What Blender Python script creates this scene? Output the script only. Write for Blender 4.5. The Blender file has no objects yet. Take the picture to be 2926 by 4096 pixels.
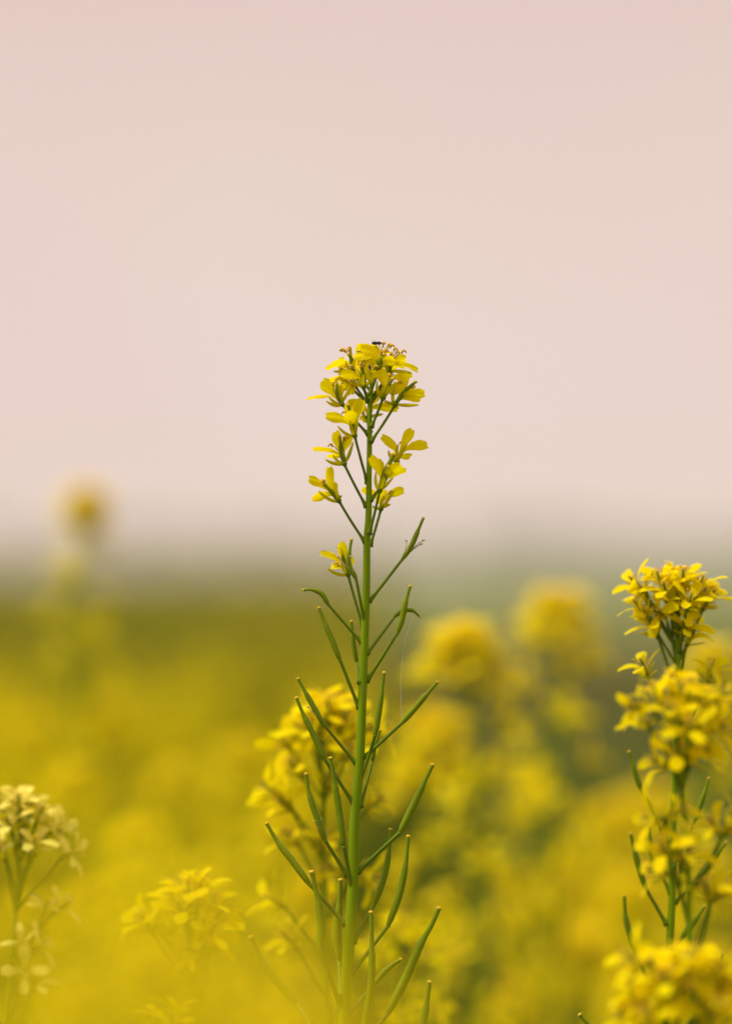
import bpy, math, random
import numpy as np
from mathutils import Vector, Matrix, Quaternion
random.seed(7); rng = np.random.default_rng(7)
scene = bpy.context.scene
COL = scene.collection

# ------------------------------------------------------------------ camera
W, H = 2926.0, 4096.0
FOC = 1.087
LENS = 135.0
FPX = H*LENS/36.0
CAMH = 1.2
PITCH = math.atan((2225-2048)/FPX)
cd = bpy.data.cameras.new('camera'); cam = bpy.data.objects.new('camera', cd); COL.objects.link(cam)
cam.location = (0, 0, CAMH); cam.rotation_euler = (math.radians(90)+PITCH, 0, 0)
cd.sensor_fit = 'VERTICAL'; cd.sensor_height = 36; cd.sensor_width = 36; cd.lens = LENS
cd.clip_start = 0.02; cd.clip_end = 5000
cd.dof.use_dof = True; cd.dof.focus_distance = FOC; cd.dof.aperture_fstop = 4.7
scene.camera = cam

# ------------------------------------------------------------------ world, sun, exposure
SUN_EL, SUN_AZ = math.radians(58), math.radians(-105)     # azimuth from +Y towards +X
world = bpy.data.worlds.new('World'); scene.world = world; world.use_nodes = True
nt = world.node_tree; nt.nodes.clear()
def N(t, typ, **kw):
    n = t.nodes.new(typ)
    for k, v in kw.items(): setattr(n, k, v)
    return n
out = N(nt, 'ShaderNodeOutputWorld'); bg = N(nt, 'ShaderNodeBackground')
sky = N(nt, 'ShaderNodeTexSky', sky_type='NISHITA', sun_disc=False, sun_elevation=SUN_EL, sun_rotation=SUN_AZ,
        dust_density=6.0, air_density=1.5)
bgs = N(nt, 'ShaderNodeBackground'); nt.links.new(sky.outputs[0], bgs.inputs[0]); bgs.inputs[1].default_value = 0.08
tc = N(nt, 'ShaderNodeTexCoord'); sx = N(nt, 'ShaderNodeSeparateXYZ'); nt.links.new(tc.outputs['Generated'], sx.inputs[0])
nz = N(nt, 'ShaderNodeTexNoise'); nz.inputs['Scale'].default_value = 9.0; nz.inputs['Detail'].default_value = 3
nt.links.new(tc.outputs['Generated'], nz.inputs['Vector'])
ad = N(nt, 'ShaderNodeMath', operation='MULTIPLY_ADD'); nt.links.new(nz.outputs[0], ad.inputs[0]); ad.inputs[1].default_value = 0.025
sb = N(nt, 'ShaderNodeMath', operation='SUBTRACT'); nt.links.new(sx.outputs['Z'], sb.inputs[0]); sb.inputs[1].default_value = 0.0125
nt.links.new(sb.outputs[0], ad.inputs[2])
cr = N(nt, 'ShaderNodeValToRGB'); nt.links.new(ad.outputs[0], cr.inputs[0])
el = cr.color_ramp.elements
el[0].position = 0.0; el[0].color = (0.80, 0.66, 0.61, 1)
el[1].position = 1.0; el[1].color = (0.80, 0.76, 0.74, 1)
for p, c in ((0.03, (0.83, 0.67, 0.64, 1)), (0.06, (0.82, 0.665, 0.615, 1)), (0.10, (0.79, 0.635, 0.565, 1)), (0.15, (0.74, 0.56, 0.51, 1)), (0.3, (0.80, 0.68, 0.62, 1))):
    e = el.new(p); e.color = c
nz2 = N(nt, 'ShaderNodeTexNoise'); nz2.inputs['Scale'].default_value = 7.0; nz2.inputs['Detail'].default_value = 2; nt.links.new(tc.outputs['Generated'], nz2.inputs['Vector'])
mr = N(nt, 'ShaderNodeMapRange'); mr.inputs[1].default_value = .35; mr.inputs[2].default_value = .65; mr.inputs[3].default_value = 0.0; mr.inputs[4].default_value = 0.55; nt.links.new(nz2.outputs[0], mr.inputs[0])
mc = N(nt, 'ShaderNodeMixRGB'); nt.links.new(mr.outputs[0], mc.inputs[0]); nt.links.new(cr.outputs[0], mc.inputs[1]); mc.inputs[2].default_value = (0.76, 0.585, 0.555, 1)
nt.links.new(mc.outputs[0], bg.inputs[0]); bg.inputs[1].default_value = 1.12
mx = N(nt, 'ShaderNodeMixShader'); mx.inputs[0].default_value = 0.9
nt.links.new(bgs.outputs[0], mx.inputs[1]); nt.links.new(bg.outputs[0], mx.inputs[2]); nt.links.new(mx.outputs[0], out.inputs[0])

sl = bpy.data.lights.new('sun', 'SUN'); sl.energy = 4.0; sl.angle = math.radians(14); sl.color = (1.0, 0.93, 0.82)
so = bpy.data.objects.new('sun', sl); COL.objects.link(so); so.location = (0, 0, 6)
sd = Vector((math.sin(SUN_AZ)*math.cos(SUN_EL), math.cos(SUN_AZ)*math.cos(SUN_EL), math.sin(SUN_EL)))
so.rotation_euler = sd.to_track_quat('Z', 'Y').to_euler()

vs = scene.view_settings; vs.view_transform = 'Standard'; vs.look = 'None'; vs.exposure = 0.0; vs.gamma = 1.0; vs.use_curve_mapping = False
scene.render.engine = 'CYCLES'
cy = scene.cycles
cy.use_denoising = True
try: cy.denoiser = 'OPENIMAGEDENOISE'
except Exception: pass
cy.max_bounces = 8; cy.transmission_bounces = 6; cy.diffuse_bounces = 4; cy.volume_bounces = 1; cy.transparent_max_bounces = 6
cy.caustics_reflective = False; cy.caustics_refractive = False; cy.sample_clamp_indirect = 4
cy.use_adaptive_sampling = False

# ------------------------------------------------------------------ helpers
CM = Matrix.Translation(cam.location) @ cam.rotation_euler.to_matrix().to_4x4()
def P(px, py, d=FOC):
    return CM @ Vector(((px-W/2)/FPX*d, -(py-H/2)/FPX*d, -d))
MM = 0.001
def tag(o, label=None, cat=None, group=None, kind=None):
    if label: o['label'] = label
    if cat: o['category'] = cat
    if group: o['group'] = group
    if kind: o['kind'] = kind
    return o
def empty(name, loc):
    o = bpy.data.objects.new(name, None); COL.objects.link(o); o.location = loc; o.empty_display_size = 0.02
    return o

class MB:
    """collects vertices and faces, links them as one object"""
    def __init__(s): s.v = []; s.f = []; s.m = []; s.uv = []
    def tube(s, pts, rad, seg=8, mi=0, cap=True):
        pts = [Vector(p) for p in pts]; n = len(pts); b = len(s.v)
        t0 = (pts[1]-pts[0]).normalized(); u = t0.orthogonal().normalized()
        for i, p in enumerate(pts):
            t = (pts[min(i+1, n-1)]-pts[max(i-1, 0)]).normalized()
            u = (u - t*u.dot(t)).normalized(); w = t.cross(u)
            r = rad[i] if hasattr(rad, '__len__') else rad
            for k in range(seg):
                a = 2*math.pi*k/seg
                s.v.append(p + u*(math.cos(a)*r) + w*(math.sin(a)*r))
        for i in range(n-1):
            for k in range(seg):
                k2 = (k+1) % seg
                s.f.append((b+i*seg+k, b+i*seg+k2, b+(i+1)*seg+k2, b+(i+1)*seg+k)); s.m.append(mi)
        if cap:
            s.f.append(tuple(b+k for k in reversed(range(seg)))); s.m.append(mi)
            s.f.append(tuple(b+(n-1)*seg+k for k in range(seg))); s.m.append(mi)
    def ball(s, c, r, ax=None, stretch=1.0, mi=0, nu=8, nv=6):
        ax = (ax or Vector((0, 0, 1))).normalized()
        pts = []; rad = []
        for i in range(nv+1):
            a = math.pi*i/nv
            pts.append(Vector(c) - ax*(math.cos(a)*r*stretch)); rad.append(max(math.sin(a)*r, r*0.05))
        s.tube(pts, rad, nu, mi)
    def blade(s, pts, side, wid, cup=0.25, nu=6, mi=0, ruf=0.0, notch=0.0):
        """sheet along pts with half widths wid, cupped"""
        n = len(pts); b = len(s.v); ph = random.random()*6
        for i, p in enumerate(pts):
            t = (pts[min(i+1, n-1)]-pts[max(i-1, 0)]).normalized()
            sd_ = (side - t*side.dot(t)).normalized(); nn = t.cross(sd_)
            for j in range(nu+1):
                q = 2*j/nu-1; w = wid[i]
                off = nn*(cup*w*(q*q) + ruf*w*math.sin(ph+q*5+i*0.7)*abs(q))
                nt_ = -notch*w*max(0, 1-abs(q)*2.2) if i == n-1 else 0
                s.v.append(p + sd_*(q*w) + off + t*(nt_ - (0.35*w*q*q if i >= n-2 else 0)))
        for i in range(n-1):
            for j in range(nu):
                a = b+i*(nu+1)+j
                s.f.append((a, a+1, a+nu+2, a+nu+1)); s.m.append(mi)
    def build(s, name, mats, parent=None, smooth=True, origin=None):
        me = bpy.data.meshes.new(name)
        o0 = Vector(origin) if origin is not None else Vector((0, 0, 0))
        me.from_pydata([tuple(Vector(v)-o0) for v in s.v], [], s.f)
        for m in (mats if isinstance(mats, (list, tuple)) else [mats]): me.materials.append(m)
        me.polygons.foreach_set('material_index', s.m)
        if smooth: me.polygons.foreach_set('use_smooth', [True]*len(s.f))
        me.update()
        o = bpy.data.objects.new(name, me); COL.objects.link(o)
        o.location = o0
        if parent is not None:
            o.parent = parent
            o.location = o0 - wloc(parent)
        return o
def wloc(o):
    l = Vector(o.location)
    while o.parent is not None:
        o = o.parent; l = l + Vector(o.location)
    return l
def smooth(pts, k=5):
    """Catmull-Rom through points of any size"""
    p = [np.array(q, float) for q in pts]
    if len(p) < 3:
        return [Vector(p[0]*(1-i/k)+p[1]*(i/k)) for i in range(k+1)]
    n = len(p); L = [max(np.linalg.norm(p[i+1]-p[i]), 1e-9) for i in range(n-1)]
    D = [(p[i+1]-p[i])/L[i] for i in range(n-1)]
    T = [D[0]]+[(D[i-1]*L[i]+D[i]*L[i-1])/(L[i-1]+L[i]) for i in range(1, n-1)]+[D[-1]]
    r = []
    for i in range(n-1):
        for j in range(k):
            t = j/k; t2 = t*t; t3 = t2*t
            r.append((2*t3-3*t2+1)*p[i]+(t3-2*t2+t)*L[i]*T[i]+(3*t2-2*t3)*p[i+1]+(t3-t2)*L[i]*T[i+1])
    r.append(p[-1])
    return [Vector(q) for q in r]
def bez(a, b, c, n=9):
    return [a*(1-t)**2 + b*2*t*(1-t) + c*t*t for t in [i/(n-1) for i in range(n)]]
def lerp(a, b, t): return a+(b-a)*t
def interp(xs, ys, x): return float(np.interp(x, xs, ys))

# ------------------------------------------------------------------ materials
def mat(name, col, rough=0.55, trans=0.0, tcol=None, var=0.06, noise=0.12, nscale=300.0, spec=0.15, stretch=1.0):
    m = bpy.data.materials.new(name); m.use_nodes = True; t = m.node_tree; t.nodes.clear()
    o = N(t, 'ShaderNodeOutputMaterial'); b = N(t, 'ShaderNodeBsdfPrincipled')
    b.inputs['Roughness'].default_value = rough; b.inputs['Specular IOR Level'].default_value = spec
    oi = N(t, 'ShaderNodeObjectInfo'); no = N(t, 'ShaderNodeTexNoise'); co = N(t, 'ShaderNodeTexCoord')
    no.inputs['Scale'].default_value = nscale; no.inputs['Detail'].default_value = 3
    ms = N(t, 'ShaderNodeMapping'); ms.inputs['Scale'].default_value = (1, 1, stretch); t.links.new(co.outputs['Object'], ms.inputs[0]); t.links.new(ms.outputs[0], no.inputs['Vector'])
    h = N(t, 'ShaderNodeHueSaturation'); h.inputs['Color'].default_value = (*col, 1)
    m1 = N(t, 'ShaderNodeMath', operation='MULTIPLY_ADD'); t.links.new(no.outputs[0], m1.inputs[0]); m1.inputs[1].default_value = noise*2; m1.inputs[2].default_value = 1-noise
    m2 = N(t, 'ShaderNodeMath', operation='MULTIPLY_ADD'); t.links.new(oi.outputs['Random'], m2.inputs[0]); m2.inputs[1].default_value = var*2; m2.inputs[2].default_value = 1-var
    m3 = N(t, 'ShaderNodeMath', operation='MULTIPLY'); t.links.new(m1.outputs[0], m3.inputs[0]); t.links.new(m2.outputs[0], m3.inputs[1])
    t.links.new(m3.outputs[0], h.inputs['Value'])
    m4 = N(t, 'ShaderNodeMath', operation='MULTIPLY_ADD'); t.links.new(oi.outputs['Random'], m4.inputs[0]); m4.inputs[1].default_value = -0.012; m4.inputs[2].default_value = 0.506
    t.links.new(m4.outputs[0], h.inputs['Hue'])
    t.links.new(h.outputs[0], b.inputs['Base Color'])
    if trans > 0:
        tr = N(t, 'ShaderNodeBsdfTranslucent'); mixn = N(t, 'ShaderNodeMixShader'); mixn.inputs[0].default_value = trans
        h2 = N(t, 'ShaderNodeHueSaturation'); h2.inputs['Color'].default_value = (*(tcol or col), 1); t.links.new(m3.outputs[0], h2.inputs['Value'])
        t.links.new(h2.outputs[0], tr.inputs[0]); t.links.new(b.outputs[0], mixn.inputs[1]); t.links.new(tr.outputs[0], mixn.inputs[2])
        t.links.new(mixn.outputs[0], o.inputs[0])
    else:
        t.links.new(b.outputs[0], o.inputs[0])
    return m
PETAL = mat('petal_yellow', (0.95, 0.77, 0.0), 0.6, 0.5, (1.0, 0.84, 0.0), noise=0.08, spec=0.04, var=.04)
PALE = mat('petal_cream', (0.94, 0.81, 0.14), 0.5, 0.42, (0.95, 0.83, 0.14), noise=0.05, spec=0.1)
SEPAL = mat('sepal_yellow_green', (0.60, 0.53, 0.004), 0.5, 0.35, (0.7, 0.60, 0.004), spec=0.06)
STEM = mat('stem_green', (0.20, 0.285, 0.002), 0.55, 0.0, noise=0.22, nscale=700, stretch=.04, spec=0.08)
PED = mat('pedicel_green', (0.13, 0.19, 0.006), 0.5, 0.0, noise=0.12, spec=0.1)
POD = mat('pod_green', (0.165, 0.222, 0.003), 0.5, 0.0, noise=0.2, nscale=260, spec=0.1)
STIG = mat('stigma_yellow', (0.62, 0.42, 0.03), 0.7)
ANTH = mat('anther_ochre', (0.60, 0.38, 0.03), 0.8, noise=0.25, nscale=900)
FILA = mat('filament_pale', (0.80, 0.68, 0.10), 0.6, 0.3)
DRY = mat('dry_filament', (0.62, 0.46, 0.25), 0.7, 0.2)
FLYM = mat('fly_black', (0.012, 0.012, 0.03), 0.3, spec=0.5)
WING = mat('fly_wing', (0.45, 0.42, 0.48), 0.3, 0.4)
SILK = mat('silk', (0.8, 0.8, 0.75), 0.4)
LEAF = mat('leaf_green', (0.09, 0.12, 0.003), 0.55, 0.25, (0.16, 0.20, 0.002), nscale=20, spec=.05)
TREE = mat('tree_leaf', (0.05, 0.065, 0.03), 0.7, 0.1, nscale=0.5, noise=0.3)
BARK = mat('bark', (0.12, 0.09, 0.06), 0.9)

# ------------------------------------------------------------------ setting: ground
gm = bpy.data.materials.new('field_soil_and_crop'); gm.use_nodes = True; t = gm.node_tree; b = t.nodes['Principled BSDF']; b.inputs['Roughness'].default_value = 0.95; b.inputs['Specular IOR Level'].default_value = 0.03
co = N(t, 'ShaderNodeTexCoord'); mp = N(t, 'ShaderNodeMapping'); mp.inputs['Scale'].default_value = (0.25, 0.06, 1); t.links.new(co.outputs['Object'], mp.inputs[0])
n1 = N(t, 'ShaderNodeTexNoise'); n1.inputs['Scale'].default_value = 1.0; n1.inputs['Detail'].default_value = 4; t.links.new(mp.outputs[0], n1.inputs['Vector'])
n2 = N(t, 'ShaderNodeTexNoise'); n2.inputs['Scale'].default_value = 6.0; n2.inputs['Detail'].default_value = 6; t.links.new(co.outputs['Object'], n2.inputs['Vector'])
sp = N(t, 'ShaderNodeSeparateXYZ'); t.links.new(co.outputs['Object'], sp.inputs[0])
# ploughed strip between two green crops: position along Y
dv = N(t, 'ShaderNodeMath', operation='MULTIPLY'); t.links.new(sp.outputs['Y'], dv.inputs[0]); dv.inputs[1].default_value = 0.01
wo = N(t, 'ShaderNodeMath', operation='MULTIPLY_ADD'); t.links.new(n1.outputs[0], wo.inputs[0]); wo.inputs[1].default_value = 0.10; t.links.new(dv.outputs[0], wo.inputs[2])
r = N(t, 'ShaderNodeValToRGB'); t.links.new(wo.outputs[0], r.inputs[0]); e = r.color_ramp.elements
G1, BR, G2, G3 = (0.08, 0.10, 0.002, 1), (0.115, 0.082, 0.025, 1), (0.13, 0.15, 0.03, 1), (0.125, 0.15, 0.03, 1)
e[0].position = 0.0; e[0].color = G1; e[1].position = 1.0; e[1].color = G3
for p_, c_ in ((0.20, G1), (0.27, (0.08, 0.09, 0.014, 1)), (0.36, BR), (0.52, BR), (0.66, G2)):
    q = e.new(p_); q.color = c_
hv = N(t, 'ShaderNodeHueSaturation'); t.links.new(r.outputs[0], hv.inputs['Color'])
ma = N(t, 'ShaderNodeMath', operation='MULTIPLY_ADD'); t.links.new(n2.outputs[0], ma.inputs[0]); ma.inputs[1].default_value = 0.9; ma.inputs[2].default_value = 0.55; t.links.new(ma.outputs[0], hv.inputs['Value'])
t.links.new(hv.outputs[0], b.inputs['Base Color'])
bp = N(t, 'ShaderNodeBump'); bp.inputs['Strength'].default_value = 0.6; bp.inputs['Distance'].default_value = 0.05; t.links.new(n2.outputs[0], bp.inputs['Height']); t.links.new(bp.outputs[0], b.inputs['Normal'])
g = MB(); ys = [-30, -5, 0, 5, 10, 20, 40, 80, 160, 320, 780]; xs = [-780, -200, -50, -10, 0, 10, 50, 200, 780]
for y in ys:
    for x in xs: g.v.append(Vector((x, y, 0)))
for j in range(len(ys)-1):
    for i in range(len(xs)-1):
        a = j*len(xs)+i; g.f.append((a, a+1, a+len(xs)+1, a+len(xs))); g.m.append(0)
tag(g.build('ground', gm, smooth=False), kind='structure')

# ------------------------------------------------------------------ flower prototypes (for every plant but the traced one)
PW = [(0, .18), (.25, .24), (.42, .42), (.60, .78), (.78, 1.0), (.90, .95), (1, .66)]
def pw(x): return interp([a for a, _ in PW], [b_ for _, b_ in PW], x)
SW = [(0, .6), (.3, .9), (.6, 1), (.85, .8), (1, .35)]
def sw(x): return interp([a for a, _ in SW], [b_ for _, b_ in SW], x)
def petal_mb(az, openness, L=10*MM, w=2.5*MM, droop=0.0):
    m = MB(); r_ = Vector((math.cos(az), math.sin(az), 0)); z = Vector((0, 0, 1))
    th = math.radians(lerp(25, 88, openness)); a = z*0.0; c = z*(L*0.52) + r_*(L*0.06)
    tip = z*(L*(0.42 + 0.52*math.cos(th) - droop)) + r_*(L*(0.12+0.62*math.sin(th)))
    p = bez(a, c, tip, 10)
    m.blade(p, z.cross(r_), [w*pw(i/9) for i in range(10)], cup=random.uniform(-.1, .35), nu=6, ruf=random.uniform(0, .12), notch=.25)
    return m
def sepal_mb(az, openness, L=6.5*MM, w=0.75*MM):
    m = MB(); r_ = Vector((math.cos(az), math.sin(az), 0)); z = Vector((0, 0, 1))
    p = bez(Vector((0, 0, 0)), r_*(L*.35)+z*(L*.1), r_*(L*(.35+.6*openness))+z*(L*(1-.75*openness)), 7)
    m.blade(p, z.cross(r_), [w*sw(i/6) for i in range(7)], cup=.7, nu=4)
    return m
def proto(seed):
    random.seed(seed)
    d = {}
    op = [random.uniform(.45, 1.05) for _ in range(4)]
    d['petal'] = []; d['sepal'] = []
    for k in range(4):
        d['petal'].append(petal_mb(math.pi/4+k*math.pi/2+random.uniform(-.2, .2), op[k], L=random.uniform(10.5, 12.5)*MM, w=random.uniform(1.55, 2.0)*MM, droop=random.uniform(-.1, .12)))
        d['sepal'].append(sepal_mb(k*math.pi/2+random.uniform(-.15, .15), random.uniform(.4, 1)))
    s = MB()
    for k in range(6):
        a = k*math.pi/3+.3; rr = random.uniform(1.2, 2.2)*MM; hh = random.uniform(5.4, 7.2)*MM
        tp = Vector((math.cos(a)*rr, math.sin(a)*rr, hh))
        s.tube(bez(Vector((math.cos(a)*.4*MM, math.sin(a)*.4*MM, 0)), Vector((math.cos(a)*.7*MM, math.sin(a)*.7*MM, hh*.6)), tp, 4), .13*MM, 4, 0)
        s.ball(tp, .30*MM, Vector((math.cos(a), math.sin(a), .4)), 1.8, 1, 6, 4)
    d['stamens'] = s
    g_ = MB(); g_.tube([(0, 0, 0), (0, 0, 2.6*MM), (0, 0, 5.5*MM), (0, 0, 6.6*MM)], [.45*MM, .6*MM, .45*MM, .35*MM], 6, 0); g_.ball((0, 0, 6.8*MM), .5*MM, mi=1, nu=6, nv=4)
    d['pistil'] = g_
    h = MB(); h.tube([(0, 0, -.9*MM), (0, 0, -.2*MM), (0, 0, .6*MM)], [.4*MM, .85*MM, .7*MM], 8)
    d['cup'] = h
    return d
def to_mesh(m, name, mats):
    me = bpy.data.meshes.new(name); me.from_pydata([tuple(v) for v in m.v], [], m.f)
    for q in mats: me.materials.append(q)
    me.polygons.foreach_set('material_index', m.m); me.polygons.foreach_set('use_smooth', [True]*len(m.f)); me.update()
    return me
PROTO = []
for s_ in range(6):
    d = proto(100+s_)
    PROTO.append(dict(petal=[to_mesh(q, 'petal', [PETAL]) for q in d['petal']], sepal=[to_mesh(q, 'sepal', [SEPAL]) for q in d['sepal']],
                      stamens=to_mesh(d['stamens'], 'stamen_cluster', [FILA, ANTH]), pistil=to_mesh(d['pistil'], 'pistil', [PED, STIG]), cup=to_mesh(d['cup'], 'flower', [PED])))
    # the whole flower as one mesh, for far plants
    w_ = MB()
    for part, mi in [(q, 0) for q in d['petal']]+[(q, 1) for q in d['sepal']]+[(d['stamens'], 2), (d['cup'], 3)]:
        b0 = len(w_.v); w_.v += part.v; w_.f += [tuple(i+b0 for i in f) for f in part.f]; w_.m += [mi]*len(part.f)
    PROTO[-1]['whole'] = to_mesh(w_, 'flower', [PETAL, SEPAL, FILA, PED]); PROTO[-1]['raw'] = w_
def recol(me, mp_):
    c = me.copy()
    for i, m in enumerate(c.materials):
        if m in mp_: c.materials[i] = mp_[m]
    return c
PALEP = [[recol(q, {PETAL: PALE}) for q in p_['petal']] for p_ in PROTO]

def put_flower(plant, base, axis, scale=1.0, detail=True, pale=False, node=None, bend=0.3, pr=0.45*MM):
    """one flower part on a plant; base and node are world points"""
    k = random.randrange(len(PROTO)); pr_ = PROTO[k]
    q = axis.to_track_quat('Z', 'Y') @ Quaternion((0, 0, 1), random.uniform(0, 6.28))
    f = bpy.data.objects.new('flower', pr_['cup'] if detail else pr_['whole']); COL.objects.link(f); f.parent = plant
    f.location = base-plant.location; f.rotation_mode = 'QUATERNION'; f.rotation_quaternion = q; f.scale = (scale,)*3
    if detail:
        for i, me in enumerate(PALEP[k] if pale else pr_['petal']):
            c = bpy.data.objects.new('petal', me); COL.objects.link(c); c.parent = f
            c.rotation_euler = (random.uniform(-.14, .14), random.uniform(-.14, .14), random.uniform(-.1, .1)); c.scale = (random.uniform(.9, 1.08),)*3
        for me in pr_['sepal']:
            c = bpy.data.objects.new('sepal', me); COL.objects.link(c); c.parent = f
        for nm, me in (('stamen_cluster', pr_['stamens']), ('pistil', pr_['pistil'])):
            c = bpy.data.objects.new(nm, me); COL.objects.link(c); c.parent = f
    if node is not None:
        m = MB(); e_ = base-axis.normalized()*.8*MM*scale
        m.tube(bez(node, lerp(node, e_, .55)-Vector((0, 0, (node-e_).length*bend*.3))-axis*(0.1*(node-e_).length), e_, 7), [pr*1.3, pr, pr, pr*.9, pr*.9, pr, pr*1.1], 6)
        mesh = to_mesh(m, 'pedicel', [PED])
        c = bpy.data.objects.new('pedicel', mesh); COL.objects.link(c); c.parent = plant; c.location = -plant.location
    return f
def put_pod(plant, pts, pedicel, rmax=1.0*MM, tip_r=.38*MM, detail=True, remains=0):
    """pts world points from the tip (stigma) to the base of the pod; pedicel = [.., node]"""
    p = smooth(pts[::-1], 12 if detail else 4); n = len(p)
    L = [0]
    for i in range(1, n): L.append(L[-1]+(p[i]-p[i-1]).length)
    fr = [l/L[-1] for l in L]
    prof = ([0, .03, .09, .25, .55, .66, .72, .80, 1], [.55, .72, .92, 1, .97, .88, .66, .56, .50])
    ns_ = random.choice((9, 11, 13)); rr = [max(interp(prof[0], prof[1], f)*rmax*(1+(.045*math.sin(ns_*6.28*f/.7) if .1 < f < .68 else 0)), tip_r*.8) for f in fr]
    ax = (p[-1]-p[-2]).normalized(); ab = (p[1]-p[0]).normalized()
    m = MB(); m.tube(p, rr, 10 if detail else 6, 0)
    m.ball(p[0]-ab*.15*MM, rmax*.78, ab, .5, 0, 8, 4)
    pod = m.build('seed_pod', [POD], plant, origin=p[0])
    s = MB(); s.ball(p[-1]+ax*.12*MM, rr[-1]*1.4, ax, .6, 0, 8, 5); s.build('stigma', [STIG], pod)
    if pedicel:
        d_ = [p[0]]+[Vector(q) for q in pedicel]
        s = MB(); pp = smooth(d_, 9); pp.append(pp[-1]+(pp[-1]-pp[-2]).normalized()*1.0*MM); k = len(pp)
        s.tube(pp, [rmax*lerp(.52, .60, i/(k-1))*(1.9 if i == k-1 else 1.45 if i == k-2 else 1.15 if i == k-3 else 1) for i in range(k)], 8); s.build('pedicel', [PED], pod)
    for k in range(remains):
        s = MB(); a = random.uniform(0, 6.28); o_ = Vector((math.cos(a), math.sin(a)*.5, .2))
        q0 = p[0]+o_*.5*MM; q1 = p[0]+ab*random.uniform(3, 5)*MM+o_*1.3*MM; q2 = q1+ab*random.uniform(.5, 2)*MM+o_*random.uniform(1, 2.4)*MM
        s.tube(bez(q0, q1, q2, 7), .14*MM, 5); s.ball(q2, .3*MM, o_, 1.6, 0, 6, 4); s.build('dry_stamen', [DRY], pod)
    return pod
def put_leaf(plant, base, az, L, w, droop=.3, m=LEAF):
    mb = MB(); r_ = Vector((math.cos(az), math.sin(az), 0)); z = Vector((0, 0, 1))
    mb.blade(bez(base, base+r_*L*.5+z*L*.45, base+r_*L*.95-z*L*droop, 9), z.cross(r_), [w*x for x in (.08, .12, .35, .7, 1, .95, .75, .4, .06)], cup=-.25, nu=6, ruf=.18)
    mb.build('leaf', [m], plant, origin=base)
def ground_pt(p, lean=(0, 0)): return Vector((p.x+lean[0], p.y+lean[1], 0))

# ------------------------------------------------------------------ THE PLANT IN FOCUS (traced in millimetres on its own plane)
CR = {1: (1180, 1340, 2.8), 2: (1180, 1640, 2.8), 3: (1180, 2040, 2.8), 4: (1000, 2600, 2.03), 5: (950, 3200, 1.8044),
      6: (2350, 2200, 2.526), 7: (2250, 3000, 2.0755), 8: (0, 3050, 1.5467)}
def Q(c, x, y, dz=0.0, d=FOC):
    ox, oy, s = CR[c]
    return P(ox+x/s, oy+y/s, d-dz*MM)
stem_px = [(1, 852, 500, .35), (1, 842, 700, .62), (1, 832, 1000, .70), (2, 832, 350, .74), (2, 826, 760, .80), (2, 818, 1250, .92), (3, 808, 250, .98), (3, 800, 700, 1.05),
           (3, 788, 1180, 1.12), (4, 925, 0, 1.2), (4, 906, 500, 1.25), (4, 888, 900, 1.32), (4, 860, 1250, 1.45), (5, 845, 150, 1.5), (5, 835, 560, 1.55), (5, 808, 950, 1.6), (5, 790, 1250, 1.65), (5, 768, 1617, 1.75)]
sp_ = [Q(c, x, y) for c, x, y, _ in stem_px]; sr = [q[3]*MM for q in stem_px]
base = ground_pt(sp_[-1], (-.02, .03))
hero = empty('mustard_plant', base)
tag(hero, 'tall sharply focused mustard plant with yellow flower head above long green seed pods', 'plant')
mids = [lerp(sp_[-1], base, k/6)+Vector((-.006*math.sin(k/6*3.14), 0, 0)) for k in range(1, 7)]
allp = sp_+mids; allr = sr+[lerp(1.9, 4.5, k/6)*MM for k in range(1, 7)]
pp = smooth(allp, 4); rr = list(np.interp(np.linspace(0, len(allr)-1, len(pp)), range(len(allr)), allr))
m = MB(); m.tube(pp, rr, 16); m.build('stem', [STEM], hero, origin=base)
for k in range(5): put_leaf(hero, lerp(sp_[-1], base, .45+.1*k), k*2.3, .10+.02*k, .022, .35)

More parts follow.
